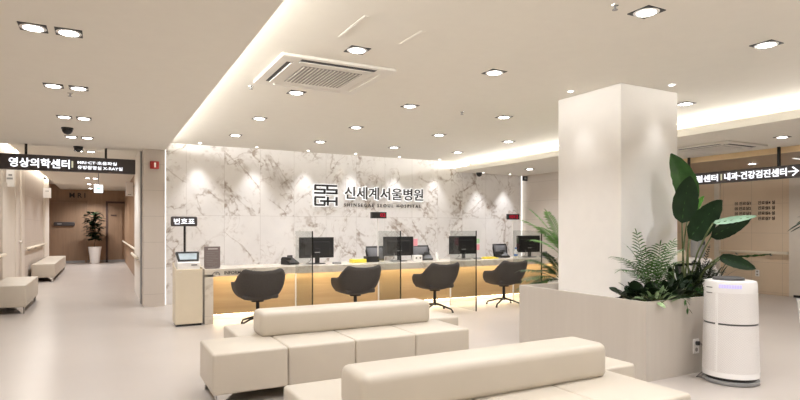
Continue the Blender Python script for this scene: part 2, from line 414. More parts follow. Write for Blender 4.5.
# ------------------------------------------------------------------ ceiling lights
def downlight(name, x, y, z, s, label, cat, group, energy, lamp='lamp', angle=134, frame='recess_black'):
    t = thing(name, (x, y, z), label, cat, group)
    h = s / 2
    MB().box((x - h, y - h, z - .006), (x + h, y + h, z + .002), .002, 1).build('housing', frame, t)
    r = h * .97
    MB().lathe([(r, -.0062), (r * .98, -.0085), (r * .72, -.0085)], (x, y, z), 24, cap=False).build('reflector', 'white_gloss', t, True)
    MB().cyl((x, y, z), r * .74, -.0105, -.0055, 24).build('lamp', lamp, t)
    spot('light_source', (x, y, z - .03), energy, angle, .7, parent=t)
    return t
GX, GY = (1.965, 3.46, 4.97, 6.44), (9.56, 7.93, 6.22, 4.48, 2.71)
E_D = 60
def nice_x(i): return ORD[i] + ' from the left cove'
for j, y in enumerate((9.56, 7.93, 6.22, 4.48, 2.71, 1.0, -.8)):
    for i, x in enumerate(GX):
        if j == 3 and i == 2: continue                      # the column stands there
        if j >= 5 and i in (): continue
        if y == 2.71 and i == 0: pass
        rowname = ['row nearest the marble wall', 'second row from the marble wall', 'third row from the marble wall', 'fourth row from the marble wall', 'fifth row from the marble wall', 'row over the entrance side', 'last row over the entrance side'][j]
        downlight('downlight', x, y, 2.96, .185, 'square recessed downlight in the %s, %s' % (rowname, nice_x(i)), 'downlight', 'square downlights in the raised ceiling', E_D)
for j, y in enumerate((-.5, 1.2, 2.9, 4.63, 6.43, 8.17, 9.9)):
    for i, x in enumerate((-.43, -.215)):
        k = 6 - j
        downlight('downlight', x, y, 2.80, .17, '%s square lamp of the %s pair counted back from the hanging corridor sign' % (['left', 'right'][i], ORD[k]), 'downlight', 'paired downlights in the lower left ceiling', 32)
for j, y in enumerate((12.9, 15.3, 17.6, 19.8, 22.5, 24.9)):  # the farthest pair is an added light to brighten the end wall
    for i, x in enumerate((-.43, -.215)):
        downlight('downlight', x, y, 2.95, .17, '%s square lamp of the %s corridor pair beyond the hanging corridor sign' % (['left', 'right'][i], ORD[j]), 'downlight', 'paired downlights in the corridor ceiling', 60 if y < 22 else 105)
for k in range(6):
    downlight('spotlight', 1.57 + 1.035 * k, 10.74, 2.96, .07, 'small round wall washer close to the marble, %s from the left' % ORD[k], 'spotlight', 'small wall washers along the marble', 45, 'lamp_small', 66, 'white_gloss')
for k, x in enumerate((7.97, 8.77)):
    downlight('spotlight', x, 10.74, 2.72, .07, 'small washer in the low ceiling over the marble end, %s from the dome camera' % ['nearer', 'farther'][k], 'spotlight', 'small wall washers along the marble', 45, 'lamp_small', 66, 'white_gloss')
downlight('spotlight', 5.45, 3.95, 2.96, .075, 'small round spotlight grazing the right face of the column', 'spotlight', 'small spotlights round the column', 14, 'lamp_small', 62, 'white_gloss')
downlight('spotlight', 4.69, 4.675, 2.96, .075, 'small round spotlight grazing the left face of the column', 'spotlight', 'small spotlights round the column', 10, 'lamp_small', 62, 'white_gloss')
downlight('downlight', 8.42, 9.63, 2.72, .17, 'square downlight in the low ceiling left of the column', 'downlight', 'square downlights in the low right ceiling', 60)
downlight('downlight', 8.69, 4.52, 2.72, .17, 'square downlight in the low ceiling beside the second cassette unit', 'downlight', 'square downlights in the low right ceiling', 60)
downlight('downlight', 8.69, 1.5, 2.72, .17, 'square downlight in the low ceiling towards the entrance side', 'downlight', 'square downlights in the low right ceiling', 60)
downlight('downlight', 10.85, 6.17, 2.62, .16, 'round bright downlight in the brown ceiling above the hanging sign', 'downlight', 'downlights in the brown ceiling', 45, 'lamp', 134, 'white_gloss')
downlight('downlight', 10.85, 3.2, 2.62, .16, 'downlight in the brown ceiling outside the right frame edge', 'downlight', 'downlights in the brown ceiling', 45, 'lamp', 134, 'white_gloss')
lb = thing('linear_lamp', (11.6, 5.3, 2.62), 'thin white linear lamp on the brown ceiling at the right edge', 'lamp')
MB().box((10.55, 5.28, 2.605), (12.3, 5.33, 2.62)).build('housing', 'white_plastic', lb)
MB().box((10.56, 5.285, 2.601), (12.29, 5.325, 2.606)).build('diffuser', 'led_white', lb)

# ------------------------------------------------------------------ ceiling cassettes
def cassette(x0, y0, x1, y1, z, label):
    t = thing('air_conditioner', ((x0 + x1) / 2, (y0 + y1) / 2, z), label, 'air conditioner')
    cx, cy = (x0 + x1) / 2, (y0 + y1) / 2
    MB().box((x0, y0, z - .03), (x1, y1, z + .001), .012).build('panel', 'aged_white', t)
    g = .27 * (x1 - x0)
    gm = MB().box((cx - g, cy - g, z - .034), (cx + g, cy + g, z - .029))
    gr = gm.build('intake_grille', 'grille', t)
    b = MB(); n = 16
    for k in range(n):
        xx = cx - g + (k + .5) * 2 * g / n
        b.box((xx - g / n * .3, cy - g, z - .040), (xx + g / n * .3, cy + g, z - .034))
    b.build('slats', 'aged_white', gr)
    L, w, o = .33 * (x1 - x0), .028, .395 * (x1 - x0)
    for dx, dy in ((-1, 0), (1, 0), (0, 1), (0, -1)):
        w = .05 if dy < 0 else .03
        if dx: lo, hi = (cx + dx * o - w, cy - L), (cx + dx * o + w, cy + L)
        else: lo, hi = (cx - L, cy + dy * o - w), (cx + L, cy + dy * o + w)
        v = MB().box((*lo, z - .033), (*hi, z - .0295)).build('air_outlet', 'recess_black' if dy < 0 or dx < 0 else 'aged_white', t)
        if dx: lo, hi = (lo[0] + w * 1.25, lo[1]), (hi[0] - w * .2, hi[1])
        else: lo, hi = (lo[0], lo[1] + w * 1.1), (hi[0], hi[1] - w * .2)
        MB().box((*lo, z - .041), (*hi, z - .033), .002).build('louvre', 'aged_white', v)
    return t
cassette(1.40, 4.83, 2.54, 5.93, 2.96, 'square white ceiling cassette unit with slatted grille near the cove')
cassette(8.28, 5.05, 9.32, 6.15, 2.72, 'white ceiling cassette unit in the low ceiling right of the column')

def dome(x, y, z, label):
    t = thing('dome_camera', (x, y, z), label, 'camera')
    MB().cyl((x, y, z), .075, -.02, 0, 20).build('mount', 'black_plastic', t)
    MB().lathe([(.068, -.02), (.064, -.05), (.045, -.08), (.015, -.095), (.001, -.097)], (x, y, z), 20).build('dome', 'black_plastic', t, True)
dome(-.44, 9.05, 2.80, 'black dome camera on the low left ceiling, nearer of two')
dome(-.375, 11.05, 2.80, 'black dome camera on the low left ceiling, just before the sign')
dome(7.93, 10.85, 2.72, 'black dome camera under the low ceiling against the marble wall')
def sprinkler(x, y, z, label):
    t = thing('sprinkler', (x, y, z), label, 'sprinkler', 'ceiling sprinklers')
    MB().lathe([(.028, 0), (.026, -.008), (.012, -.012)], (x, y, z), 16).build('rosette', 'chrome', t)
    MB().lathe([(.008, -.012), (.008, -.03), (.02, -.032), (.02, -.036)], (x, y, z), 12).build('head', 'mid_grey', t)
for u, v, z, l in ((251, 86, 2.96, 'tiny ceiling sprinkler left of the near cassette unit'), (615, 5, 2.96, 'tiny ceiling sprinkler at the top edge beside a downlight'), (462, 112, 2.96, 'tiny ceiling sprinkler in the middle of the raised ceiling'), (70, 93, 2.80, 'tiny ceiling sprinkler behind a pair of left downlights')):
    c = (z - CAMH) * F / (YH - v); p = at(u, v, c); sprinkler(p.x, p.y, z, l)
for x, y0, y1, l in ((1.71, 3.73, 4.25, 'slim linear air slot in the ceiling nearer the cove'), (2.235, 3.8, 4.17, 'slim linear air slot in the ceiling farther from the cove')):
    t = thing('air_slot', (x, (y0 + y1) / 2, 2.96), l, 'air vent')
    MB().box((x - .02, y0, 2.9575), (x + .02, y1, 2.961), .002).build('frame', 'ceiling', t)
    MB().box((x - .006, y0 + .01, 2.9565), (x + .006, y1 - .01, 2.958)).build('slot', 'aged_white', t)

# ------------------------------------------------------------------ hanging signs
t = thing('hanging_sign', (-.55, 11.1, 2.365), 'dark hanging sign with white lettering above the corridor entrance', 'sign')
MB().box((-1.69, 11.04, 2.365), (.513, 11.16, 2.622), .004).build('panel', 'sign_dark', t)
for x in (-1.13, .045): MB().box((x - .018, 11.08, 2.62), (x + .018, 11.12, 2.80)).build('hanger', 'black_metal', t)
text('lettering', '영상의학센터', 'letter_white', t, (-1.36, 11.038, 2.408), RX, NY, .86, .155, .006, .02)
MB().box((-.475, 11.034, 2.43), (-.45, 11.04, 2.545)).build('divider', 'bar_yellow', t)
text('lettering', 'MRI·CT·초음파실', 'letter_white', t, (-.385, 11.038, 2.500), RX, NY, .60, .058, .006, .012)
text('lettering', '유방촬영실 X-RAY실', 'letter_white', t, (-.385, 11.038, 2.413), RX, NY, .69, .062, .006, .012)
def yat(u, X):
    a = (u - 400) / F
    return X * (C_ - a * S_) / (S_ + a * C_)
XS = 9.66
t = thing('hanging_sign', (XS, 5.3, 2.205), 'dark hanging sign with white lettering and arrow under the brown ceiling edge', 'sign')
MB().box((XS, 3.6, 2.20), (XS + .1, 6.95, 2.405), .004).build('panel', 'sign_dark', t)
for u in (692, 782):
    y = yat(u, XS + .14); MB().box((XS + .03, y - .018, 2.40), (XS + .07, y + .018, 2.73)).build('hanger', 'black_metal', t)
def rtext(s, u0, u1, z0, h, bold=.03):
    y0, y1 = yat(u0, XS), yat(u1, XS)
    text('lettering', s, 'letter_white', t, (XS - .0005, y0, z0), RY, NX, y0 - y1, h, .006, bold)
rtext('관절센터', 688.5, 718, 2.235, .125, .018); rtext('내과·건강검진센터', 724.5, 786.8, 2.235, .13, .018)
y0 = yat(721.4, XS); MB().box((XS - .006, y0 - .012, 2.245), (XS, y0 + .012, 2.355)).build('divider', 'bar_yellow', t)
ya, yb = yat(788, XS), yat(799, XS)
am = MB().box((XS - .006, yb, 2.293), (XS, ya, 2.309))
for s in (1, -1):
    am.prism([(yb, 2.301), (yb + .085, 2.301 + s * .075), (yb + .10, 2.301 + s * .062), (yb + .024, 2.301)], lambda a, b, d: (XS - d, a, b), 0, .006)
am.build('arrow', 'letter_white', t)

# ------------------------------------------------------------------ wall lettering (marble)
def backlit_logo():
    t = thing('wall_logo', (4.1, 11, 1.86), 'square dark backlit four letter logo on the marble wall', 'logo')
    x0, z0, W, H = 3.85, 1.865, .50, .435
    k = .098
    segs = []   # grid units 0..1 (x right, y up): horizontal and vertical strokes
    def hz(xa, xb, y): segs.append((xa, y - k / 2, xb, y + k / 2))
    def vt(x, ya, yb): segs.append((x - k / 2, ya, x + k / 2, yb))
    hz(0, .995, .96)
    for a, b in ((.03, .44), (.56, .97)):
        vt(a, .79, .96); hz(a - k / 2, b + k / 2, .79 - k / 4); vt(b, .60, .79); hz(a - k / 2, b + k / 2, .60)
    hz(0, .47, .40); vt(.03, .03, .40); hz(0, .47, .03); vt(.44, .03, .23); hz(.24, .97, .22)
    vt(.58, .0, .43); vt(.97, .0, .43)
    h, f = MB(), MB()
    for xa, ya, xb, yb in segs:
        A, B, Cc, D = x0 + xa * W, z0 + ya * H, x0 + xb * W, z0 + yb * H
        g = .009
        h.box((A - g, 10.975, B - g), (Cc + g, 10.999, D + g)); f.box((A, 10.962, B), (Cc, 10.976, D))
    h.build('halo_plate', 'halo', t); f.build('strokes', 'letter_dark', t)
backlit_logo()
t = thing('wall_lettering', (5.48, 11, 2.0), 'large dark backlit name lettering on the marble wall', 'lettering')
text('halo_plate', '신세계서울병원', 'halo', t, (4.50, 10.998, 1.998), RX, NY, 1.962, .30, .018, .035)
text('lettering', '신세계서울병원', 'letter_dark', t, (4.518, 10.979, 2.013), RX, NY, 1.93, .272, .014, .018)
t = thing('wall_lettering', (5.45, 11, 1.86), 'small dark spaced lettering below the large name on the marble', 'lettering')
text('lettering', 'S H I N S E G A E   S E O U L   H O S P I T A L', 'letter_dark', t, (4.515, 10.998, 1.858), RX, NY, 1.885, .07, .014, .0)
t = thing('wall_lettering', (-.9, 25.99, 2.5), 'dark letters above the brown door at the corridor end', 'lettering')
text('lettering', 'M R I', 'letter_dark', t, (-1.19, 25.995, 2.62), RX, NY, .56, .2, .03, .02)
t = thing('wall_lettering', (12.36, 7.0, 1.5), 'two columns of small dark room names on the right wall', 'lettering')
def wcol(u0, u1, rows, y0v):
    for k, s in enumerate(rows):
        X = 12.358; ya, yb = yat(u0, X), yat(u1, X)
        z = 1.94 - k * .111
        text('lettering', s, 'letter_brown', t, (X, ya, z - .04), RY, NX, ya - yb, .075, .006, .02)
wcol(735, 751, ['▣ 진료실1', '▣ 진료실2', '▣ 진료실3'], 0)
wcol(758, 775, ['진료실4 실', '진료실5 실', '진료실6 실', '진료실7 실'], 0)

# ------------------------------------------------------------------ reception counter
t = thing('reception_counter', (4.8, 8.8, 0), 'long stone topped reception counter with lit wooden front panels', 'counter')
XR = 8.4
MB().box((1.30, 8.45, .72), (XR, 9.25, .80), .004).box((1.30, 8.45, .69), (XR, 8.475, .722)).build('worktop', 'counter_stone', t)
MB().box((1.30, 8.45, 0), (1.42, 9.25, .72), .003).build('end_panel', 'counter_stone', t)
MB().box((XR - .12, 8.45, 0), (XR, 9.25, .72), .003).build('end_panel', 'counter_stone', t)
xs = [1.42, 2.70, 4.16, 5.60, 7.06, XR - .12]
for a, b in zip(xs, xs[1:]):
    MB().box((a + .002, 8.66, .10), (b - .002, 8.70, .72), .002).build('front_panel', 'counter_wood', t)
MB().box((1.42, 8.86, 0), (XR - .12, 8.9, .10)).build('plinth', 'trim', t)
MB().box((1.43, 8.70, .094), (XR - .13, 8.86, .10)).build('underside', 'counter_wood', t)
MB().box((1.44, 8.50, .706), (XR - .14, 8.53, .716)).build('led_strip', 'led_warm', t)
MB().box((1.44, 8.74, .086), (XR - .14, 8.77, .095)).build('led_strip', 'led_warm', t)
text('lettering', 'INFORMATION', 'letter_dark', t, (1.575, 8.4495, .715), RX, NY, .44, .05, .004, .012)
im = MB().tube([(1.46 + .05 * math.cos(a), 8.447, .715 + .042 * math.sin(a)) for a in [PI * k / 8 for k in range(9)]], .004, 6)
im.box((1.405, 8.445, .711), (1.418, 8.45, .721)).box((1.502, 8.445, .711), (1.515, 8.45, .721)).box((1.452, 8.445, .72), (1.468, 8.45, .736))
im.build('icon', 'letter_dark', t)

for k, x in enumerate((2.655, 4.09, 5.53, 6.97)):
    g = thing('glass_screen', (x, 8.05, 0), 'clear upright glass screen standing in front of the counter, %s from the left' % ORD[k], 'screen', 'glass screens between the counter seats')
    MB().box((x - .005, 7.66, .004), (x + .005, 8.44, 1.352)).build('pane', 'glass', g)
    MB().box((x - .007, 7.645, 0), (x + .007, 7.66, 1.355)).build('front_edge', 'glass_edge', g)
    MB().box((x - .009, 8.425, 0), (x + .009, 8.448, .689)).build('wall_channel', 'white_gloss', g)

# ------------------------------------------------------------------ monitors
def monitor(x, y, label):
    z = .80
    t = thing('monitor', (x, y, z), label, 'monitor', 'monitors along the reception counter')
    MB().box((x - .305, y, z + .10), (x + .305, y + .03, z + .445), .008).build('screen_back', 'black_plastic', t)
    MB().box((x - .23, y - .022, z + .14), (x + .23, y + .002, z + .37), .015).build('rear_cover', 'black_plastic', t)
    MB().box((x - .04, y - .03, z + .01), (x + .04, y - .008, z + .26), .006).build('stand_neck', 'black_plastic', t)
    MB().box((x - .12, y - .10, z), (x + .12, y + .08, z + .014), .006).build('stand_base', 'black_plastic', t)
    MB().box((x - .045, y - .034, z + .185), (x + .045, y - .021, z + .20)).build('logo_plate', 'mid_grey', t)
    MB().tube([(x - .1, y - .02, z + .15), (x - .13, y - .06, z + .06), (x - .22, y - .08, z + .012), (x - .1, y - .11, z + .01)], .007, 6).build('cable', 'cable', t)
    return t
MX = (3.165, 4.72, 6.12, 7.76)
for k, x in enumerate(MX): monitor(x, 8.9, 'black monitor seen from behind on the counter, %s from the left' % ORD[k])
# notes stuck to monitors
def note(x, z0, z1, mat, label):
    return tag(MB().box((x, 8.905, z0), (x + .085, 8.917, z1), .001).build('sticky_note', mat), label, 'note')
note(5.03, 1.07, 1.20, 'pink', 'pink paper note at the right edge of the second monitor')
note(6.43, 1.10, 1.19, 'note_green', 'pale green paper note at the right edge of the third monitor')
note(6.43, .97, 1.08, 'pink', 'pink paper note below the green one on the third monitor')
# number displays
def display(x, y, label, digs):
    t = thing('number_display', (x, y, .80), label, 'display', 'red number displays above the counter')
    MB().box((x - .15, y - .03, 1.575), (x + .15, y + .03, 1.69), .004).build('case', 'black_plastic', t)
    MB().tube([(x - .01, y, .80), (x - .01, y, 1.58)], .014, 10).build('pole', 'white_plastic', t)
    MB().cyl((x - .01, y, .80), .06, 0, .012).build('foot', 'white_plastic', t)
    text('digits', digs, 'digit_red', t, (x + .02 if len(digs) < 3 else x - .11, y - .031, 1.60), RX, NY, .11 if len(digs) < 3 else .22, .07, .003, .02)
display(4.41, 9.1, 'black number display with red digits on a white pole below the name lettering', '02')
display(7.51, 9.1, 'black number display with red digits on a white pole near the marble end', '1012')
# phones
def phone(x, y, label, rz=0):
    t = thing('desk_phone', (0, 0, 0), label, 'phone', 'phones along the counter')
    MB().prism([(-.10, 0), (.10, 0), (.10, .10), (.06, .115), (-.10, .03)], lambda a, b, d: (d, a, b), -.11, .11).build('body', 'black_plastic', t)
    MB().box((-.105, -.09, .07), (-.05, .10, .125), .015).build('handset', 'black_plastic', t)
    MB().box((-.02, .03, .105), (.09, .05, .15), .004).build('display', 'dark_grey', t)
    t.location = (x, y, .80); t.rotation_euler = (0, 0, rz)
phone(2.72, 8.95, 'black desk phone with cords left of the first monitor', .5)
phone(5.36, 9.02, 'black desk phone between the second and third monitors', -.2)
phone(7.2, 9.05, 'black desk phone before the staff chair left of the fourth monitor', .1)
t = thing('document_tray', (4.17, 8.95, .80), 'black open desk tray box beside the left number display', 'tray')
MB().box((4.09, 8.88, .80), (4.32, 9.05, .808)).box((4.09, 8.88, .80), (4.10, 9.05, .90)).box((4.31, 8.88, .80), (4.32, 9.05, .88)).box((4.09, 8.88, .80), (4.32, 8.89, .90)).box((4.09, 9.04, .80), (4.32, 9.05, .87)).build('tray', 'black_plastic', t)
MB().box((4.12, 8.90, .808), (4.29, 9.03, .83)).build('papers', 'white_plastic', t)
t = thing('tissue_box', (3.92, 8.9, .80), 'yellow oblong box on the counter between the first two monitors', 'box')
MB().box((3.78, 8.83, .80), (4.05, 8.97, .86), .006).build('carton', 'yellow', t)
MB().box((3.85, 8.87, .858), (3.98, 8.93, .8605)).build('opening', 'white_plastic', t)
tag(MB().box((6.55, 8.75, .80), (6.86, 8.93, .82), .004).box((6.58, 8.77, .82), (6.80, 8.9, .835), .003).build('paper_pad', 'yellow'), 'flat yellow pad on the counter right of the third monitor', 'pad')
t = thing('power_box', (5.04, 8.75, .80), 'small white box with two sockets right of the second monitor', 'box')
MB().box((4.93, 8.70, .80), (5.10, 8.80, .91), .006).build('case', 'white_plastic', t)
for x in (4.975, 5.055): MB().tube([(x, 8.697, .86), (x, 8.702, .86)], .016, 12).build('socket', 'dark_grey', t)
def bottle(x, y, label, capm, h=.15):
    t = thing('bottle', (x, y, .80), label, 'bottle')
    MB().lathe([(.035, 0), (.038, .01), (.038, h * .7), (.018, h * .85), (.016, h)], (x, y, .80), 20).build('body', 'white_plastic', t, True)
    MB().cyl((x, y, .80), .02, h, h + .035, 16).build('cap', capm, t)
    MB().lathe([(.0388, .03), (.0388, .07)], (x, y, .80), 20, cap=False).build('band', capm, t)
bottle(5.50, 8.85, 'white squat bottle standing left of the third monitor', 'white_gloss')
bottle(7.42, 8.9, 'white bottle with blue band left of the fourth monitor', 'blue', .17)
t = thing('card_holder', (8.16, 8.85, .80), 'small dark holder on the counter right of the fourth monitor', 'holder')
MB().box((8.12, 8.80, .80), (8.24, 8.9, .83), .004).build('base', 'dark_grey', t)
MB().box((8.13, 8.86, .83), (8.23, 8.88, .91), .003).build('back_plate', 'mid_grey', t)
for k, (u, x) in enumerate(((335, 3.45), (470, 6.33), (395, 4.56), (535, 7.98))):
    tt = thing('mouse_pad_tray', (x, 8.72, .80), 'small grey device with keys in front of the %s monitor' % ['first', 'third', 'second', 'fourth'][k], 'keypad', 'keypads on the counter')
    MB().box((x - .07, 8.68, .80), (x + .07, 8.76, .83), .006).build('body', 'mid_grey', tt)
    MB().box((x - .055, 8.69, .83), (x + .055, 8.74, .833)).build('keys', 'dark_grey', tt)
# information board at the counter end
t = thing('notice_board', (1.43, 8.62, .80), 'grey brown notice board with white lines at the left counter end', 'board')
MB().box((1.315, 8.60, .815), (1.545, 8.615, 1.125), .003).build('panel', 'board_brown', t)
MB().box((1.33, 8.56, .80), (1.53, 8.68, .818), .004).build('foot', 'board_brown', t)
lm = MB().box((1.37, 8.5975, 1.085), (1.505, 8.60, 1.095))
lm.build('heading', 'white_plastic', t)
lm = MB()
for k in range(9): lm.box((1.345, 8.5985, 1.045 - k * .026), (1.345 + (.17, .12, .16, .14, .17, .1, .15, .13, .09)[k], 8.60, 1.049 - k * .026))
lm.box((1.43, 8.598, .83), (1.50, 8.60, .835))
lm.build('text_lines', 'mid_grey', t)

# ------------------------------------------------------------------ ticket kiosk
t = thing('ticket_kiosk', (1.08, 8.6, 0), 'cream ticket machine pedestal with a small dark lit sign on a pole', 'kiosk')
MB().box((.90, 8.43, .03), (1.268, 8.80, .81), .006).build('cabinet', 'cream_metal', t)
MB().box((.915, 8.445, 0), (1.255, 8.79, .03)).build('plinth', 'black_plastic', t)
MB().prism([(8.43, .81), (8.80, .81), (8.80, .89), (8.72, .89), (8.60, .84), (8.43, .835)], lambda a, b, d: (d, a, b), .90, .914).prism([(8.43, .81), (8.80, .81), (8.80, .89), (8.72, .89), (8.60, .84), (8.43, .835)], lambda a, b, d: (d, a, b), 1.254, 1.268).build('side_lip', 'cream_metal', t)
MB().prism([(8.47, .81), (8.75, .81), (8.75, 1.045), (8.70, 1.055), (8.62, 1.03), (8.52, .93), (8.47, .90)], lambda a, b, d: (d, a, b), .935, 1.235).build('printer', 'white_gloss', t)
def scr(a, b, d):     # on the slanted face
    p0, p1 = Vector((0, 8.515, .925)), Vector((0, 8.625, 1.035)); dirv = (p1 - p0).normalized(); n = Vector((0, -dirv.z, dirv.y))
    return Vector((a, 0, 0)) + p0 + dirv * b + n * d
b = MB().prism([(.945, -.015), (1.225, -.015), (1.25, .15), (1.24, .172), (.93, .172), (.92, .15)], scr, 0, .012).build('bezel', 'black_plastic', t)
MB().prism([(.972, .018), (1.198, .018), (1.212, .135), (.958, .135)], scr, .012, .014).build('screen', 'screen_glass', b)
MB().box((1.12, 8.466, .862), (1.20, 8.472, .875)).build('ticket_slot', 'black_plastic', t)
MB().box((.95, 8.4285, .765), (.985, 8.4305, .775)).build('badge', 'trim', t)
MB().tube([(1.055, 8.68, .9), (1.055, 8.68, 1.44)], .016, 10).build('pole', 'black_metal', t)
hd = MB().box((.865, 8.65, 1.425), (1.23, 8.71, 1.568), .02).build('sign_box', 'sign_dark', t)
text('lettering', '번호표', 'letter_white', hd, (.905, 8.649, 1.455), RX, NY, .285, .085, .004, .016)

# ------------------------------------------------------------------ guest chairs at the counter
def make_chair():
    t = thing('guest_chair', (0, 0, 0), 'x', 'chair', 'swivel chairs at the counter')
    zb = .365
    def rimh(d):
        d = abs(d)
        pts = [(0, .80), (25, .808), (43, .838), (48, .81), (70, .665), (80, .645), (112, .63), (122, .57), (138, .47), (180, .455)]
        for (a, ha), (b, hb) in zip(pts, pts[1:]):
            if d <= b: return ha + (hb - ha) * (d - a) / (b - a)
    rows = []
    n = 72
    for j in range(15):
        tt = j / 14
        row = []
        for i in range(n + 1):
            d = -180 + 360 * i / n; a = math.radians(d)
            sx, sy = math.sin(a), -math.cos(a)
            p = 3.6
            r = 1 / (abs(sx / .355) ** p + abs(sy / .315) ** p) ** (1 / p)
            h = rimh(d)
            f = math.sin(tt * PI / 2) ** .66
            g = (1 - math.cos(tt * PI / 2)) ** 1.15
            lean = .07 * g * max(0, math.cos(a)) ** .5
            row.append(Vector((sx * r * f * (.90 + .10 * tt), sy * r * f * .93 - lean, zb + (h - zb) * g)))
        rows.append(row)
    m = MB().grid(rows); bmesh.ops.remove_doubles(m.bm, verts=m.bm.verts, dist=.0008)
    bmesh.ops.recalc_face_normals(m.bm, faces=m.bm.faces[:])
    m.build('shell', 'shell_fabric', t, True, solid=.022)
    MB().box((-.25, -.22, .40), (.25, .25, .475), .03, 3).build('seat_cushion', 'shell_fabric', t, True)
    MB().cyl((0, 0, 0), .026, .10, .37, 16).cyl((0, 0, 0), .09, .345, .37, 20).build('pole', 'black_metal', t, 'auto')
    for k in range(4):
        a = math.radians(28 + 90 * k)
        dx, dy = math.cos(a), math.sin(a)
        lg = MB().tube([(0, 0, .125), (dx * .12, dy * .12, .11), (dx * .31, dy * .31, .055), (dx * .335, dy * .335, .02)], .017, 8, .012).build('leg', 'black_metal', t, True)
        MB().cyl((dx * .335, dy * .335, 0), .018, 0, .02, 12).build('glide', 'black_plastic', lg)
    return t
ch = make_chair()
for k, (x, y, rz) in enumerate(((1.96, 8.02, .0), (3.475, 8.0, .02), (4.93, 8.0, .04), (6.41, 8.02, .02))):
    o = ch if k == 0 else copy_tree(ch)
    o.location = (x, y, 0); o.rotation_euler = (0, 0, rz)
    o['label'] = 'dark grey shell swivel chair at the counter, %s from the left' % ORD[k]

# staff chairs behind the counter
def staff_chair(x, y, rz, label):
    t = thing('office_chair', (0, 0, 0), label, 'chair', 'mesh back chairs behind the counter')
    fr = MB().tube([(-.17, .22, .62), (-.20, .26, .95), (-.19, .28, 1.02), (.19, .28, 1.02), (.20, .26, .95), (.17, .22, .62), (-.17, .22, .62)], .02, 8)
    fr.build('back_frame', 'black_plastic', t, True)
    MB().grid([[(xx * (.165 + .02 * zz), .22 + .05 * zz - .03 * (1 - xx * xx), .64 + .37 * zz) for xx in (-1, -.5, 0, .5, 1)] for zz in (0, .5, 1)]).build('back_mesh', 'mesh_grey', t, True, solid=.008)
    MB().box((-.25, -.25, .46), (.25, .24, .53), .03, 3).build('seat', 'dark_grey', t, True)
    MB().cyl((0, 0, 0), .03, .09, .47, 16).build('pole', 'black_metal', t)
    MB().tube([(0, .2, .5), (0, .29, .6), (0, .275, .75)], .025, 8).build('back_support', 'black_plastic', t)
    for k in range(5):
        a = 2 * PI * k / 5 + .3
        lg = MB().tube([(0, 0, .11), (math.cos(a) * .28, math.sin(a) * .28, .075)], .02, 8, .014).build('leg', 'black_plastic', t)
        MB().cyl((math.cos(a) * .28, math.sin(a) * .28, 0), .028, 0, .06, 12).build('caster', 'black_plastic', lg)
    t.location = (x, y, 0); t.rotation_euler = (0, 0, rz)
staff_chair(4.80, 9.75, .1, 'dark office chair behind the counter beside the left number display')
staff_chair(5.84, 9.85, -.1, 'grey mesh back office chair between the second and third monitors')
staff_chair(7.98, 9.85, .05, 'grey mesh back office chair just left of the fourth monitor')

# ------------------------------------------------------------------ sofas
def corner_leg(x, y, sx, sy, H):
    """polished corner bracket leg, tapering downward"""
    m = MB()
    prof = [(0, H), (.13, H), (.05, H * .35), (.04, 0), (0, 0)]
    m.prism(prof, lambda a, b, d: (x + sx * a, y + sy * d, b), 0, .008)
    m.prism(prof, lambda a, b, d: (x + sx * d, y + sy * a, b), 0, .008)
    return m
def make_sofa():
    t = thing('sofa', (0, 0, 0), 'x', 'sofa')
    H0, H1 = .10, .425
    for x0 in (0, .32):
        for k in range(4):
            a = x0 + k * .601
            y0, y1 = (0, .65) if x0 == 0 else (.655, 1.31)
            MB().box((a, y0, H0), (a + .598, y1, H1), .022, 3).build('seat', 'leather', t, 'auto')
    MB().box((.495, .50, H1 - .01), (2.268, .82, .645), .05, 4).build('backrest', 'leather', t, 'auto')
    for x, y, sx, sy in ((.03, .03, 1, 1), (2.37, .03, -1, 1), (.03, .62, 1, -1), (.35, 1.28, 1, -1), (2.69, 1.28, -1, -1), (2.69, .69, -1, 1)):
        corner_leg(x, y, sx, sy, H0).build('leg', 'chrome', t)
    MB().box((.1, .1, .085), (2.3, .6, H0)).box((.45, .6, .085), (2.6, 1.2, H0)).build('under_frame', 'black_metal', t)
    return t
sf = make_sofa(); sf.location = (.745, 4.46, 0)
sf['label'] = 'cream double sided sofa in the middle, nearer the reception counter'
s2 = copy_tree(sf); s2.location = (.665, 2.085, 0); s2['label'] = 'cream double sided sofa closest to the camera at the bottom edge'
for o in (sf, s2): o['group'] = 'double sided lobby sofas'
def make_bench(L):
    t = thing('bench', (0, 0, 0), 'x', 'bench', 'backless corridor benches')
    MB().box((0, 0, .11), (.52, L, .465), .02, 3).build('seat', 'leather', t, 'auto')
    for x, y, sx, sy in ((.03, .03, 1, 1), (.49, .03, -1, 1), (.03, L - .03, 1, -1), (.49, L - .03, -1, -1)):
        corner_leg(x, y, sx, sy, .11).build('leg', 'chrome', t)
    MB().box((.1, .1, .09), (.42, L - .1, .11)).build('under_frame', 'black_metal', t)
    return t
b1 = make_bench(1.95); b1.location = (-1.63, 10.9, 0); b1['label'] = 'cream backless bench at the left frame edge, nearer one'
b2 = make_bench(4.8); b2.location = (-1.63, 17.1, 0); b2['label'] = 'cream backless bench farther down the corridor against the panels'

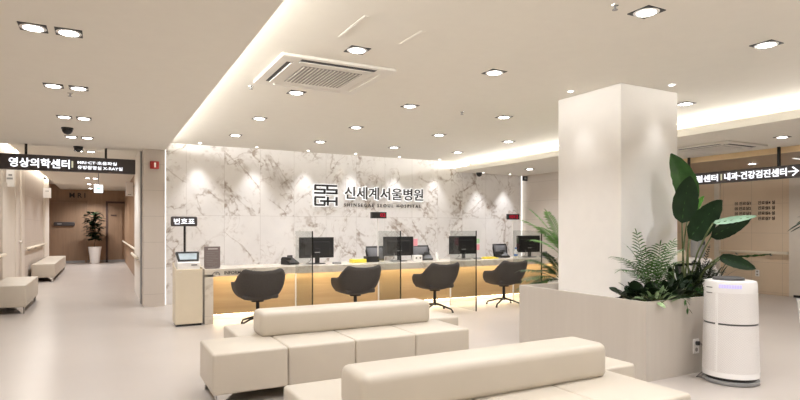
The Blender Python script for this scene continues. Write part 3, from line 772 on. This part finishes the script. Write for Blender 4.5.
# ------------------------------------------------------------------ handrails
def rail(label, pts, wall_dx, mat='rail_cream'):
    t = thing('handrail', pts[0], label, 'handrail')
    MB().tube(pts, .03, 10).build('rail', mat, t, True)
    n = max(2, int((Vector(pts[-1]) - Vector(pts[0])).length // 1.3))
    for k in range(n):
        p = Vector(pts[0]).lerp(Vector(pts[-1]), (k + .5) / n)
        MB().tube([p + Vector((0, 0, -.02)), p + Vector((wall_dx * .6, 0, -.06)), p + Vector((wall_dx, 0, -.06))], .013, 8).build('bracket', 'mid_grey', t)
rail('cream handrail on the pinkish panels of the left corridor wall', [(-1.62, 16.2, .90), (-1.62, 21.2, .90)], -.08)
rail('short cream handrail at the left frame edge before the door', [(-1.62, 11.0, .90), (-1.62, 12.7, .90)], -.08)
rail('cream handrail along the brown right corridor wall', [(.72, 14.2, .86), (.72, 25.6, .86)], .08)
rail('short cream handrail on the corridor side of the pillar', [(.56, 11.5, .84), (.56, 13.6, .84)], .06)
rail('cream handrail along the panels of the right wall', [(12.28, 7.7, .885), (12.28, 6.28, .885)], .08)

# ------------------------------------------------------------------ small wall things
t = thing('alarm_box', (.81, 10.8, 2.52), 'small red alarm box with white mark high on the pillar', 'alarm')
MB().box((.735, 10.755, 2.45), (.882, 10.8, 2.585), .01).build('case', 'red', t)
MB().box((.80, 10.75, 2.475), (.83, 10.757, 2.56)).build('mark', 'white_plastic', t)
def outlet(p, ux, n, label, plug=False):
    t = thing('wall_outlet', p, label, 'outlet'); p, ux, n = Vector(p), Vector(ux), Vector(n); Z = Vector((0, 0, 1))
    f = lambda a, b, d: p + ux * a + Z * b + n * d
    MB().prism([(-.04, -.07), (.04, -.07), (.04, .07), (-.04, .07)], f, 0, .01).build('plate', 'white_plastic', t)
    for z in (-.032, .032): MB().prism([(.02 * math.cos(k * PI / 8), z + .02 * math.sin(k * PI / 8)) for k in range(16)], f, .009, .012).build('socket', 'grille', t)
    return t
p = at(757.5, 273, 1); kk = (12.358) / p.x
outlet((12.358, p.y * kk, CAMH + (p.z - CAMH) * kk), RY, NX, 'white wall outlet low on the right wall panels')
op = at(695.5, 346, 1); kk = 3.404 / op.y; OX, OZ = op.x * kk, CAMH + (op.z - CAMH) * kk
outlet((OX, 3.404, OZ), RX, NY, 'white outlet on the planter side with a dark plug in it')
t = thing('exit_sign', (-.1, 16, 2.3), 'small glowing white sign hanging from the corridor ceiling', 'sign')
MB().box((-.2, 15.97, 2.29), (0, 16.03, 2.49), .006).build('box', 'exit_white', t)
MB().box((-.14, 15.965, 2.37), (-.06, 15.972, 2.41)).build('figure', 'exit_green', t)
MB().box((-.11, 15.99, 2.49), (-.09, 16.01, 2.95)).build('hanger', 'mid_grey', t)
t = thing('projecting_sign', (.5, 15.2, 2.3), 'white box sign projecting into the corridor near the pillar', 'sign')
pA, pB = at(125.8, 182, 13.6), at(133.6, 196, 13.6)
MB().box((pA.x, pA.y - .03, pB.z), (pB.x, pA.y + .03, pA.z), .005).build('box', 'white_plastic', t)
MB().box((pA.x + .04, pA.y - .034, pB.z + .03), (pA.x + .12, pA.y - .03, pB.z + .045)).build('mark', 'mid_grey', t)
MB().box((pB.x, pA.y - .02, pA.z - .12), (.8, pA.y + .02, pA.z - .08)).build('arm', 'mid_grey', t)
t = thing('projecting_sign', (-1.6, 21.5, 2.3), 'white box sign projecting from the end of the left corridor wall', 'sign')
MB().box((-1.70, 21.2, 2.37), (-1.48, 21.26, 2.69), .005).build('box', 'white_plastic', t)
MB().box((-1.64, 21.195, 2.58), (-1.54, 21.2, 2.60)).build('mark', 'mid_grey', t)
t = thing('projecting_sign', (-1.65, 12.4, 2.3), 'white wall sign with small grey text at the left frame edge', 'sign')
MB().box((-1.70, 13.45, 2.22), (-1.565, 13.5, 2.72), .005).build('box', 'white_plastic', t)
for a, b, z in ((-1.69, -1.59, 2.37), (-1.66, -1.6, 2.44), (-1.67, -1.62, 2.62)):
    MB().box((a, 13.445, z), (b, 13.452, z + .035)).build('mark', 'mid_grey', t)
t = thing('corridor_camera', (-1.6, 20, 2.8), 'small dark camera high on the end of the left corridor wall', 'camera')
MB().box((-1.66, 20.9, 2.96), (-1.6, 21.1, 3.02), .01).build('body', 'black_plastic', t)
MB().box((-1.70, 20.98, 2.98), (-1.65, 21.02, 3.0)).build('bracket', 'mid_grey', t)
t = thing('projecting_sign', (9.35, 10.87, 2.64), 'small dark square sign high beside the marble wall end', 'sign')
MB().box((9.28, 10.85, 2.585), (9.42, 10.89, 2.70), .004).build('panel', 'dark_grey', t)
MB().box((9.315, 10.845, 2.615), (9.385, 10.851, 2.67)).build('mark', 'mid_grey', t)

# ------------------------------------------------------------------ planter
t = thing('planter', (5.12, 4.27, 0), 'beige wood grained built in planter box wrapping round the column', 'planter')
PX0, PX1, PY0, PY1, PH = 4.342, 5.9, 3.405, 5.145, .727
m = MB().box((PX0, PY0, 0), (PX1, PY0 + .03, PH)).box((PX0, PY0 + .03, 0), (PX0 + .03, PY1, PH)).box((PX0 + .03, PY1 - .03, 0), (PX1, PY1, PH)).box((PX1 - .03, PY0 + .03, 0), (PX1, PY1 - .03, PH))
m.build('box', 'planter_laminate', t)
MB().box((PX0 + .03, 4.13, .5), (PX1 - .03, PY1 - .03, .60)).build('ledge', 'planter_laminate', t)
MB().box((PX0 + .03, PY0 + .03, .5), (PX1 - .03, 4.13, .665)).build('soil', 'soil', t)
MB().box((PX0 - .004, PY0 - .004, 0), (PX0 + .012, PY0 + .012, PH)).build('corner_bead', 'planter_laminate', t)

# ------------------------------------------------------------------ plants
def blade(m, p, d, L, w, up=Vector((0, 0, 1)), droop=.3, n=6, fold=.15, shape=None, twist=0):
    """one leaf: starts at p, heads along d, sags by droop"""
    d = Vector(d).normalized(); side = d.cross(up)
    side = side.normalized() if side.length > 1e-3 else Vector((1, 0, 0))
    nr = side.cross(d).normalized()
    if twist: side = (side * math.cos(twist) + nr * math.sin(twist)).normalized(); nr = side.cross(d).normalized()
    rows = []
    for i in range(n + 1):
        t = i / n
        wd = (shape(t) if shape else math.sin(PI * min(1, .06 + t * .94)) ** .8) * w / 2
        c = Vector(p) + d * (L * t) - Vector((0, 0, 1)) * (droop * L * t * t)
        rows.append([c - side * wd + nr * fold * wd, c, c + side * wd + nr * fold * wd])
    m.grid(rows)
def frond(root, name, p, az, el, L, leafL, mat, n=14, droop=.5, w=.02):
    m = MB(); d = Vector((math.cos(az) * math.cos(el), math.sin(az) * math.cos(el), math.sin(el)))
    pts = [Vector(p) + d * (L * k / 12) - Vector((0, 0, 1)) * (droop * L * (k / 12) ** 2.2) for k in range(13)]
    m.tube(pts, .006, 5, .002)
    for k in range(n):
        t = .3 + .7 * k / (n - 1); q = t * 12; i = min(11, int(q)); c = pts[i].lerp(pts[i + 1], q - i)
        tg = (pts[i + 1] - pts[i]).normalized(); sd = tg.cross(Vector((0, 0, 1))).normalized()
        l = leafL * (math.sin(PI * (.18 + .72 * (k / (n - 1)))) ** .7)
        for s in (1, -1):
            dd = tg * .6 + sd * s * .85 + Vector((0, 0, .12))
            blade(m, c, dd, l * random.uniform(.85, 1.1), w, droop=.25, n=4, fold=.1)
    blade(m, pts[-1], pts[-1] - pts[-2], leafL * .7, w, n=4)
    return m.build(name, mat, root, True)
def frond_to(root, base, tip, arch, leafL, mat, n=16, w=.02):
    m = MB(); base, tip = Vector(base), Vector(tip); ctrl = base.lerp(tip, .45) + Vector((0, 0, arch))
    pts = [base * (1 - q) ** 2 + ctrl * 2 * q * (1 - q) + tip * q * q for q in [k / 12 for k in range(13)]]
    m.tube(pts, .005, 5, .0015)
    for k in range(n):
        q = (.36 + .64 * k / (n - 1)) * 12; i = min(11, int(q)); c = pts[i].lerp(pts[i + 1], q - i)
        tg = (pts[i + 1] - pts[i]).normalized(); sd = tg.cross(Vector((0, 0, 1))).normalized(); up = sd.cross(tg)
        l = leafL * (math.sin(PI * (.2 + .66 * k / (n - 1))) ** .8)
        for sg in (1, -1):
            blade(m, c, tg * .62 + sd * sg * .8 + up * .12, l * random.uniform(.8, 1.15), w, up=up, droop=.3, n=4, fold=.1)
    blade(m, pts[-1], pts[-1] - pts[-2], leafL * .7, w, n=4)
    return m.build('frond', mat, root, True)
# palm in a white pot behind the column
PP = at(563, 300, 8.1); px_, py_ = PP.x, PP.y
t = thing('potted_palm', (px_, py_, 0), 'bright green palm in a white pot behind the column', 'plant')
pot = MB().lathe([(.16, 0), (.19, .3), (.215, .62), (.225, .66), (.205, .66), (.195, .60)], (px_, py_, 0), 28, cap=False).cyl((px_, py_, 0), .16, 0, .01).build('pot', 'white_gloss', t, 'auto')
MB().cyl((px_, py_, 0), .2, .57, .60).build('soil', 'soil', pot)
for k in range(3):
    a = k * 2.1; MB().tube([(px_ + .04 * math.cos(a), py_ + .04 * math.sin(a), .6), (px_ + .07 * math.cos(a), py_ + .07 * math.sin(a), 1.2)], .012, 6, .008).build('stalk', 'stem', t)
for bu, bv, tu, tv, dc, ar, mt in ((565, 258, 525, 221, 0, .16, 1), (564, 255, 532, 211, .15, .14, 1), (566, 258, 541, 228, -.25, .12, 1), (566, 260, 548, 214, -.1, .1, 1), (566, 262, 534, 240, .2, .15, 1), (568, 258, 590, 215, .1, .15, 1), (568, 258, 597, 228, -.3, .15, 1), (567, 258, 570, 205, .3, .1, 1), (566, 260, 550, 236, -.4, .12, 1),
        (562, 285, 524, 270, 0, .14, 0), (562, 285, 521, 287, .1, .12, 0), (563, 283, 532, 260, .25, .14, 0), (564, 285, 538, 282, -.3, .14, 0), (564, 282, 546, 254, -.1, .1, 0), (565, 284, 527, 279, -.3, .16, 0), (565, 284, 600, 272, .2, .15, 0), (565, 284, 585, 262, -.3, .15, 0), (563, 283, 540, 270, .3, .12, 0), (563, 284, 548, 266, -.35, .1, 0)):
    frond_to(t, at(bu, bv, 8.1), at(tu, tv, 8.1 + dc), ar, .21, 'leaf_bright' if mt else 'leaf_mid', 15, .022)
# big paddle leaves
CB = 5.85
def paddle(root, base, tip, width, mat, stem_root, c0=CB, c1=CB, bow=.0, roll=0.0, tip_drop=.08):
    b, e = at(*base, c0), at(*tip, c1)
    d = (e - b); L = d.length; d.normalize()
    view = Vector((S_, C_, 0)); side = d.cross(view).normalized(); nr = d.cross(side).normalized()
    if roll: side, nr = (side * math.cos(roll) + nr * math.sin(roll)), (nr * math.cos(roll) - side * math.sin(roll))
    rows = []; n = 14
    for i in range(n + 1):
        t = i / n
        w = width / 2 * (math.sin(PI * (.03 + .97 * t) ** .82) ** .62 if 0 < t < 1 else .04)
        cc = b + d * L * t + nr * bow * L * (4 * t * (1 - t))
        rows.append([cc + side * w * q + nr * (.16 * w * abs(q)) + nr * .006 * math.sin(i * 2.7 + q * 5) for q in (-1, -.66, -.33, 0, .33, .66, 1)])
    o = MB().grid(rows).build('leaf', mat, root, True)
    rib = MB().tube([b + d * L * i / 8 + nr * (bow * L * (4 * i / 8 * (1 - i / 8)) - .004) for i in range(8)], .006, 6, .002).build('midrib', 'leaf_mid', o, True)
    sr = Vector(stem_root); mid = sr.lerp(b, .55) + Vector((0, 0, .05)) - d * .03
    MB().tube([sr, sr.lerp(mid, .5) + Vector((0, 0, .02)), mid, mid.lerp(b, .6) + d * -.01, b], .011, 7, .007).build('stem', 'stem', root, True)
BR = at(686, 300, 5.85); BR.z = .66
t = thing('paddle_leaf_plant', (BR.x, BR.y, .665), 'tall plant with big dark paddle leaves on long stems beside the column', 'plant')
R = lambda dx, dy: (BR.x + dx, BR.y + dy, .65)
paddle(t, (691, 207), (671, 153.5), .29, 'leaf_mid', R(-.02, .02), 5.95, 5.95, .05, .15)
paddle(t, (682, 223), (690, 176), .26, 'leaf_dark', R(-.04, -.02), 5.75, 5.75, -.04, -.1)
paddle(t, (689, 239), (722, 200), .27, 'leaf_dark', R(.03, -.03), 5.7, 5.75, -.03, .1)
paddle(t, (688, 216), (704, 196), .10, 'leaf_bright', R(0, .06), 6.1, 6.2, 0, .3)
paddle(t, (711, 237), (752, 217), .17, 'leaf_dark', R(.06, 0), 5.7, 5.6, -.04, .1)
paddle(t, (713, 223), (757, 216), .075, 'leaf_teal', R(.04, .03), 5.62, 5.5, .0, -.55)
paddle(t, (719, 257), (756, 269), .13, 'leaf_dark', R(.08, -.02), 5.6, 5.5, .03, -.2)
paddle(t, (724, 256.5), (771, 254), .035, 'leaf_mid', R(.07, .03), 5.7, 5.6, .02, .9)
paddle(t, (674, 265), (701, 263), .06, 'leaf_dark', R(-.05, .04), 5.8, 5.8, 0, 1.0)
# small palms in the planter
def small_palm(u, v, c, label, tips, mat, leafL=.155):
    p = at(u, v, c); t = thing('small_palm', (p.x, p.y, .66), label, 'plant')
    for k, (tu, tv, dc, ar) in enumerate(tips):
        a = k * 2.4; frond_to(t, (p.x + .03 * math.cos(a), p.y + .03 * math.sin(a), .66), at(tu, tv, c + dc), ar, leafL, mat, 12, .0135)
    return t
small_palm(652, 298, 5.6, 'feathery green palm in the planter in front of the column', [(616, 257, -.15, .22), (637, 235, -.05, .08), (629, 248, .05, .15), (681, 250, -.05, .2), (672, 243, .05, .14), (660, 246, -.2, .1), (679, 262, -.2, .2), (622, 270, -.25, .2), (632, 262, -.3, .18), (646, 252, -.25, .1), (668, 272, -.35, .18), (640, 275, -.35, .18), (655, 262, -.35, .14)], 'leaf_palm')
small_palm(702, 296, 5.9, 'thin leaved palm in the planter right of the big paddle leaves', [(717, 260, -.1, .14), (709, 248, 0, .08), (695, 262, -.15, .1), (722, 272, -.15, .16), (690, 274, -.25, .14), (713, 270, -.25, .12), (702, 266, -.2, .08)], 'leaf_dark', .08)
def low_plant(u, v, c, label, n, L, w, mat, spread=1.0, el0=.45, el1=1.35):
    L *= 1.25; w *= 1.05
    p = at(u, v, c); p.z = .66
    p.x = min(max(p.x, 4.60), 5.8); p.y = min(max(p.y, 3.5), 4.08)
    t = thing('leafy_plant', p, label, 'plant')
    m, s = MB(), MB()
    for k in range(n):
        az = random.uniform(0, 2 * PI); el = random.uniform(el0, el1)
        d = Vector((math.cos(az) * math.cos(el), math.sin(az) * math.cos(el), math.sin(el)))
        q = p + Vector((random.uniform(-.08, .08) * spread, random.uniform(-.06, .06) * spread, 0)) ; e = q + d * L * random.uniform(.45, .9)
        s.tube([q, q.lerp(e, .5) + Vector((0, 0, .015)), e], .004, 5)
        blade(m, e, d * .8 + Vector((0, 0, random.uniform(-.5, .25))), L * random.uniform(.6, 1), w * random.uniform(.8, 1.2), droop=.25, n=7, fold=.12, twist=random.uniform(-.5, .5))
    s.build('stems', 'stem', t, True); m.build('foliage', mat, t, True)
low_plant(627, 297, 5.35, 'low broad dark leaved plant at the left planter corner', 30, .15, .085, 'leaf_dark')
low_plant(640, 299, 5.25, 'low dark leaved plant at the front of the planter corner', 26, .14, .07, 'leaf_dark')
low_plant(652, 300, 5.2, 'pale variegated leafy plant at the planter front', 44, .12, .04, 'leaf_pale')
low_plant(664, 299, 5.4, 'low dense dark plant right of the variegated one', 34, .15, .06, 'leaf_dark')
low_plant(676, 298, 5.6, 'low dark plant under the big paddle leaves', 34, .16, .06, 'leaf_dark')
low_plant(690, 298, 5.75, 'green mossy plant beside the white air purifier', 40, .11, .03, 'leaf_mid')
low_plant(684, 292, 5.95, 'dark bushy plant around the foot of the paddle leaf stems', 46, .2, .05, 'leaf_dark', 1.6, .5, 1.4)
low_plant(703, 296, 5.95, 'dark grassy plant behind the white air purifier', 36, .24, .02, 'leaf_dark', 1.3, .6, 1.4)
# trailing shoot over the planter edge
tp = at(694, 298, 5.2)
t = thing('trailing_vine', (tp.x, PY0 - .01, PH), 'thin green shoot trailing over the planter edge by the purifier', 'plant')
vm = MB(); pts = [(tp.x - .03, PY0 + .12, .66), (tp.x - .02, PY0 + .03, .745), (tp.x, PY0 - .02, .72), (tp.x + .02, PY0 - .03, .64)]
vm.tube(pts, .003, 5).build('stem', 'stem', t)
vm = MB()
for q in pts[1:]:
    for s in (-1, 1): blade(vm, q, (s * .5, -.3, -.5), .06, .02, n=4)
vm.build('foliage', 'leaf_mid', t, True)
# corridor plant
cx, cy = -.285, 25.2
t = thing('potted_plant', (cx, cy, 0), 'dark leafy plant in a tall white pot at the corridor end', 'plant')
pot = MB().lathe([(.17, 0), (.19, .25), (.235, .60), (.245, .66), (.215, .66), (.20, .58)], (cx, cy, 0), 28, cap=False).cyl((cx, cy, 0), .17, 0, .01).build('pot', 'white_gloss', t, 'auto')
MB().cyl((cx, cy, 0), .21, .56, .6).build('soil', 'soil', pot)
tm = MB().tube([(cx - .02, cy, .6), (cx + .03, cy, 1.1), (cx - .03, cy, 1.6), (cx - .05, cy, 1.9)], .022, 7, .01)
for k in range(5): tm.tube([(cx, cy, .9 + .18 * k), (cx + .2 * math.cos(k * 2.3), cy + .2 * math.sin(k * 2.3), 1.1 + .2 * k)], .012, 6, .006)
tm.build('trunk', 'trunk', t, True)
m = MB()
for k in range(210):
    z = random.uniform(.95, 2.0); az = random.uniform(0, 2 * PI); r = random.uniform(.02, .2) * (1 if z > 1.3 else .7)
    d = Vector((math.cos(az), math.sin(az), random.uniform(-.2, .8)))
    blade(m, (cx + r * 1.25 * math.cos(az) - (.06 if z > 1.6 else 0), cy + r * 1.25 * math.sin(az), z), d, .27, .15, n=5, droop=.3)
m.build('foliage', 'leaf_dark', t, True)
# plant at the right frame edge (pot below, mostly outside the picture)
ep = at(812, 300, 7.6); ex, ey = ep.x, ep.y
t = thing('potted_plant', (ex, ey, 0), 'slender plant reaching in at the right frame edge', 'plant')
pot = MB().lathe([(.13, 0), (.17, .4), (.18, .42), (.16, .42)], (ex, ey, 0), 24, cap=False).cyl((ex, ey, 0), .13, 0, .01).build('pot', 'white_gloss', t, 'auto')
MB().cyl((ex, ey, 0), .16, .36, .39).build('soil', 'soil', pot)
MB().tube([(ex, ey, .38), (ex, ey + .01, 1.0), (ex - .02, ey, 1.5)], .013, 7, .008).build('trunk', 'trunk', t, True)
m = MB()
for (u0, v0, u1, v1) in ((806, 220, 787, 231), (806, 224, 790, 232), (808, 216, 797, 217), (806, 219, 796, 224)):
    a, b = at(u0, v0, 7.6), at(u1, v1, 7.6); blade(m, a, b - a, (b - a).length, .055, n=6, droop=.03)
for k in range(14):
    az = random.uniform(-1.2, 1.2) - TH; z = random.uniform(1.2, 1.55)
    blade(m, (ex, ey, z), (math.cos(az), math.sin(az), random.uniform(.1, .7)), .22, .06, n=6)
m.build('foliage', 'leaf_dark', t, True)

# ------------------------------------------------------------------ air purifier
ax, ay = 5.075, 3.08
t = thing('air_purifier', (ax, ay, 0), 'white round air purifier standing beside the planter', 'air purifier')
def perforated(name):
    m, nt, b = nodes_of(name, .4)
    tc = N(nt, 'ShaderNodeTexCoord'); sp = N(nt, 'ShaderNodeSeparateXYZ'); nt.links.new(tc.outputs['Object'], sp.inputs[0])
    ang = mx(nt, 'MULTIPLY', mx(nt, 'ARCTAN2', sp.outputs[1], sp.outputs[0]), 40.0)
    zz = mx(nt, 'MULTIPLY', sp.outputs[2], 300)
    dots = mx(nt, 'MULTIPLY', mx(nt, 'SINE', mx(nt, 'MULTIPLY', ang, 3)), mx(nt, 'SINE', zz))
    g = mx(nt, 'GREATER_THAN', dots, .05)
    nt.links.new(mixc(nt, mx(nt, 'MULTIPLY', g, .8), (.84, .82, .80), (.55, .53, .53)), b.inputs['Base Color'])
perforated('perforated_white')
MB().lathe([(.215, 0), (0.2281, .008), (0.2308, .03), (.22, .036)], (ax, ay, 0), 48).build('foot_plate', 'mid_grey', t, 'auto')
MB().cyl((ax, ay, 0), .205, .03, .065, 40).build('foot_gap', 'black_plastic', t, 'auto')
MB().lathe([(.20, .062), (0.2317, .066), (0.2317, .11), (0.2312, .112)], (ax, ay, 0), 48).build('lower_ring', 'white_gloss', t, 'auto')
MB().lathe([(0.2303, .112), (0.2210, .535)], (ax, ay, 0), 64, cap=False).build('lower_body', 'perforated_white', t, 'auto')
MB().cyl((ax, ay, 0), .2155, .533, .552, 48).build('seam', 'dark_grey', t, 'auto')
MB().lathe([(0.2207, .550), (0.2145, .82)], (ax, ay, 0), 64, cap=False).build('upper_body', 'perforated_white', t, 'auto')
MB().lathe([(0.2148, .82), (0.2125, .895), (.206, .92), (.185, .925)], (ax, ay, 0), 48).build('top_collar', 'white_gloss', t, 'auto')
MB().lathe([(.13, .922), (.13, .945), (.10, .953), (.02, .955)], (ax + .0, ay + .02, 0), 36).build('fan_cover', 'dark_grey', t, 'auto')
dd = MB()
for k in range(9):
    a = math.radians(-149 - 22) + k * .095
    r = 0.2148
    c, s = math.cos(a), math.sin(a)
    dd.prism([(-.008, .865), (.008, .865), (.008, .895), (-.008, .895)], lambda p, q, d: (ax + c * (r + d) - s * p, ay + s * (r + d) + c * p, q), -.004, .002)
dd.build('display', 'display_violet', t)
dd = MB()
for z in (.86, .81):
    for k in range(6):
        a = math.radians(-208) + k * .055; c, s = math.cos(a), math.sin(a); r = 0.2158
        dd.prism([(-.008, z), (.008, z), (.008, z + .007), (-.008, z + .007)], lambda p, q, d: (ax + c * (r + d) - s * p, ay + s * (r + d) + c * p, q), -.006, .001)
dd.build('side_vents', 'dark_grey', t)
dd = MB()
a = math.radians(-178); c, s = math.cos(a), math.sin(a)
dd.prism([(-.012, .12), (.012, .12), (.012, .815), (-.012, .815)], lambda p, q, d: (ax + c * (0.2296 - .0222 * q + d) - s * p, ay + s * (0.2296 - .0222 * q + d) + c * p, q), -.006, .003)
dd.build('front_strip', 'white_gloss', t)
cb = MB().tube([(OX, 3.395, OZ + .03), (OX + .02, 3.36, OZ + .03), (OX + .06, 3.35, OZ - .02), (OX + .075, 3.35, .2), (OX + .02, 3.34, .03), (OX - .14, 3.30, .008), (OX - .06, 3.22, .008), (OX + .03, 3.27, .008), (ax - .2, ay + .12, .02)], .006, 6)
cb.build('power_cord', 'cable', t, True)
MB().box((OX - .02, 3.365, OZ + .012), (OX + .022, 3.394, OZ + .05), .006).build('plug', 'black_plastic', t)

# ------------------------------------------------------------------ machine behind the plants
mp_ = at(700, 300, 10.0); mx0, my0 = mp_.x, mp_.y
t = thing('standing_machine', (mx0, my0, 0), 'white machine with a grey rounded top standing behind the planter plants', 'machine', None)
MB().box((mx0 - .25, my0 - .2, 0), (mx0 + .25, my0 + .2, .06), .01).build('base', 'mid_grey', t)
MB().prism([(-.30, .06), (.34, .06), (.30, .5), (.10, .86), (-.22, .88), (-.30, .6)], lambda a, b, d: (mx0 + a * C_ + d * S_, my0 - a * S_ + d * C_, b), -.18, .18).build('cabinet', 'white_gloss', t)
MB().box((mx0 - .16, my0 - .1, .87), (mx0 + .04, my0 + .1, 1.2), .05, 4).build('head', 'mid_grey', t, 'auto')
MB().tube([(mx0 - .06, my0 - .09, 1.13), (mx0 - .06, my0 - .12, 1.13)], .03, 14).build('knob', 'dark_grey', t)
tp = at(680.5, 300, 9.6)
t = thing('side_table', (tp.x, tp.y, 0), 'slim dark stand carrying a cream jar behind the plants', 'stand')
MB().cyl((tp.x, tp.y, 0), .06, 0, .78, 16).cyl((tp.x, tp.y, 0), .16, 0, .02, 20).build('post', 'dark_grey', t, 'auto')
MB().cyl((tp.x, tp.y, 0), .12, .76, .785, 20).build('top', 'dark_grey', t, 'auto')
t = thing('jar', (tp.x, tp.y, .785), 'cream cylindrical jar on the dark stand behind the plants', 'jar')
MB().lathe([(.075, .785), (.08, .80), (.08, .99), (.07, 1.0)], (tp.x, tp.y, 0), 24).build('body', 'cream_metal', t, 'auto')
MB().cyl((tp.x, tp.y, 0), .072, 1.0, 1.02, 20).build('lid', 'white_gloss', t, 'auto')

# a dim warm ambience so that nothing outside the room is black
w = bpy.data.worlds.new('world'); sc.world = w; w.use_nodes = True
w.node_tree.nodes['Background'].inputs[0].default_value = (.9, .85, .78, 1)
w.node_tree.nodes['Background'].inputs[1].default_value = .3
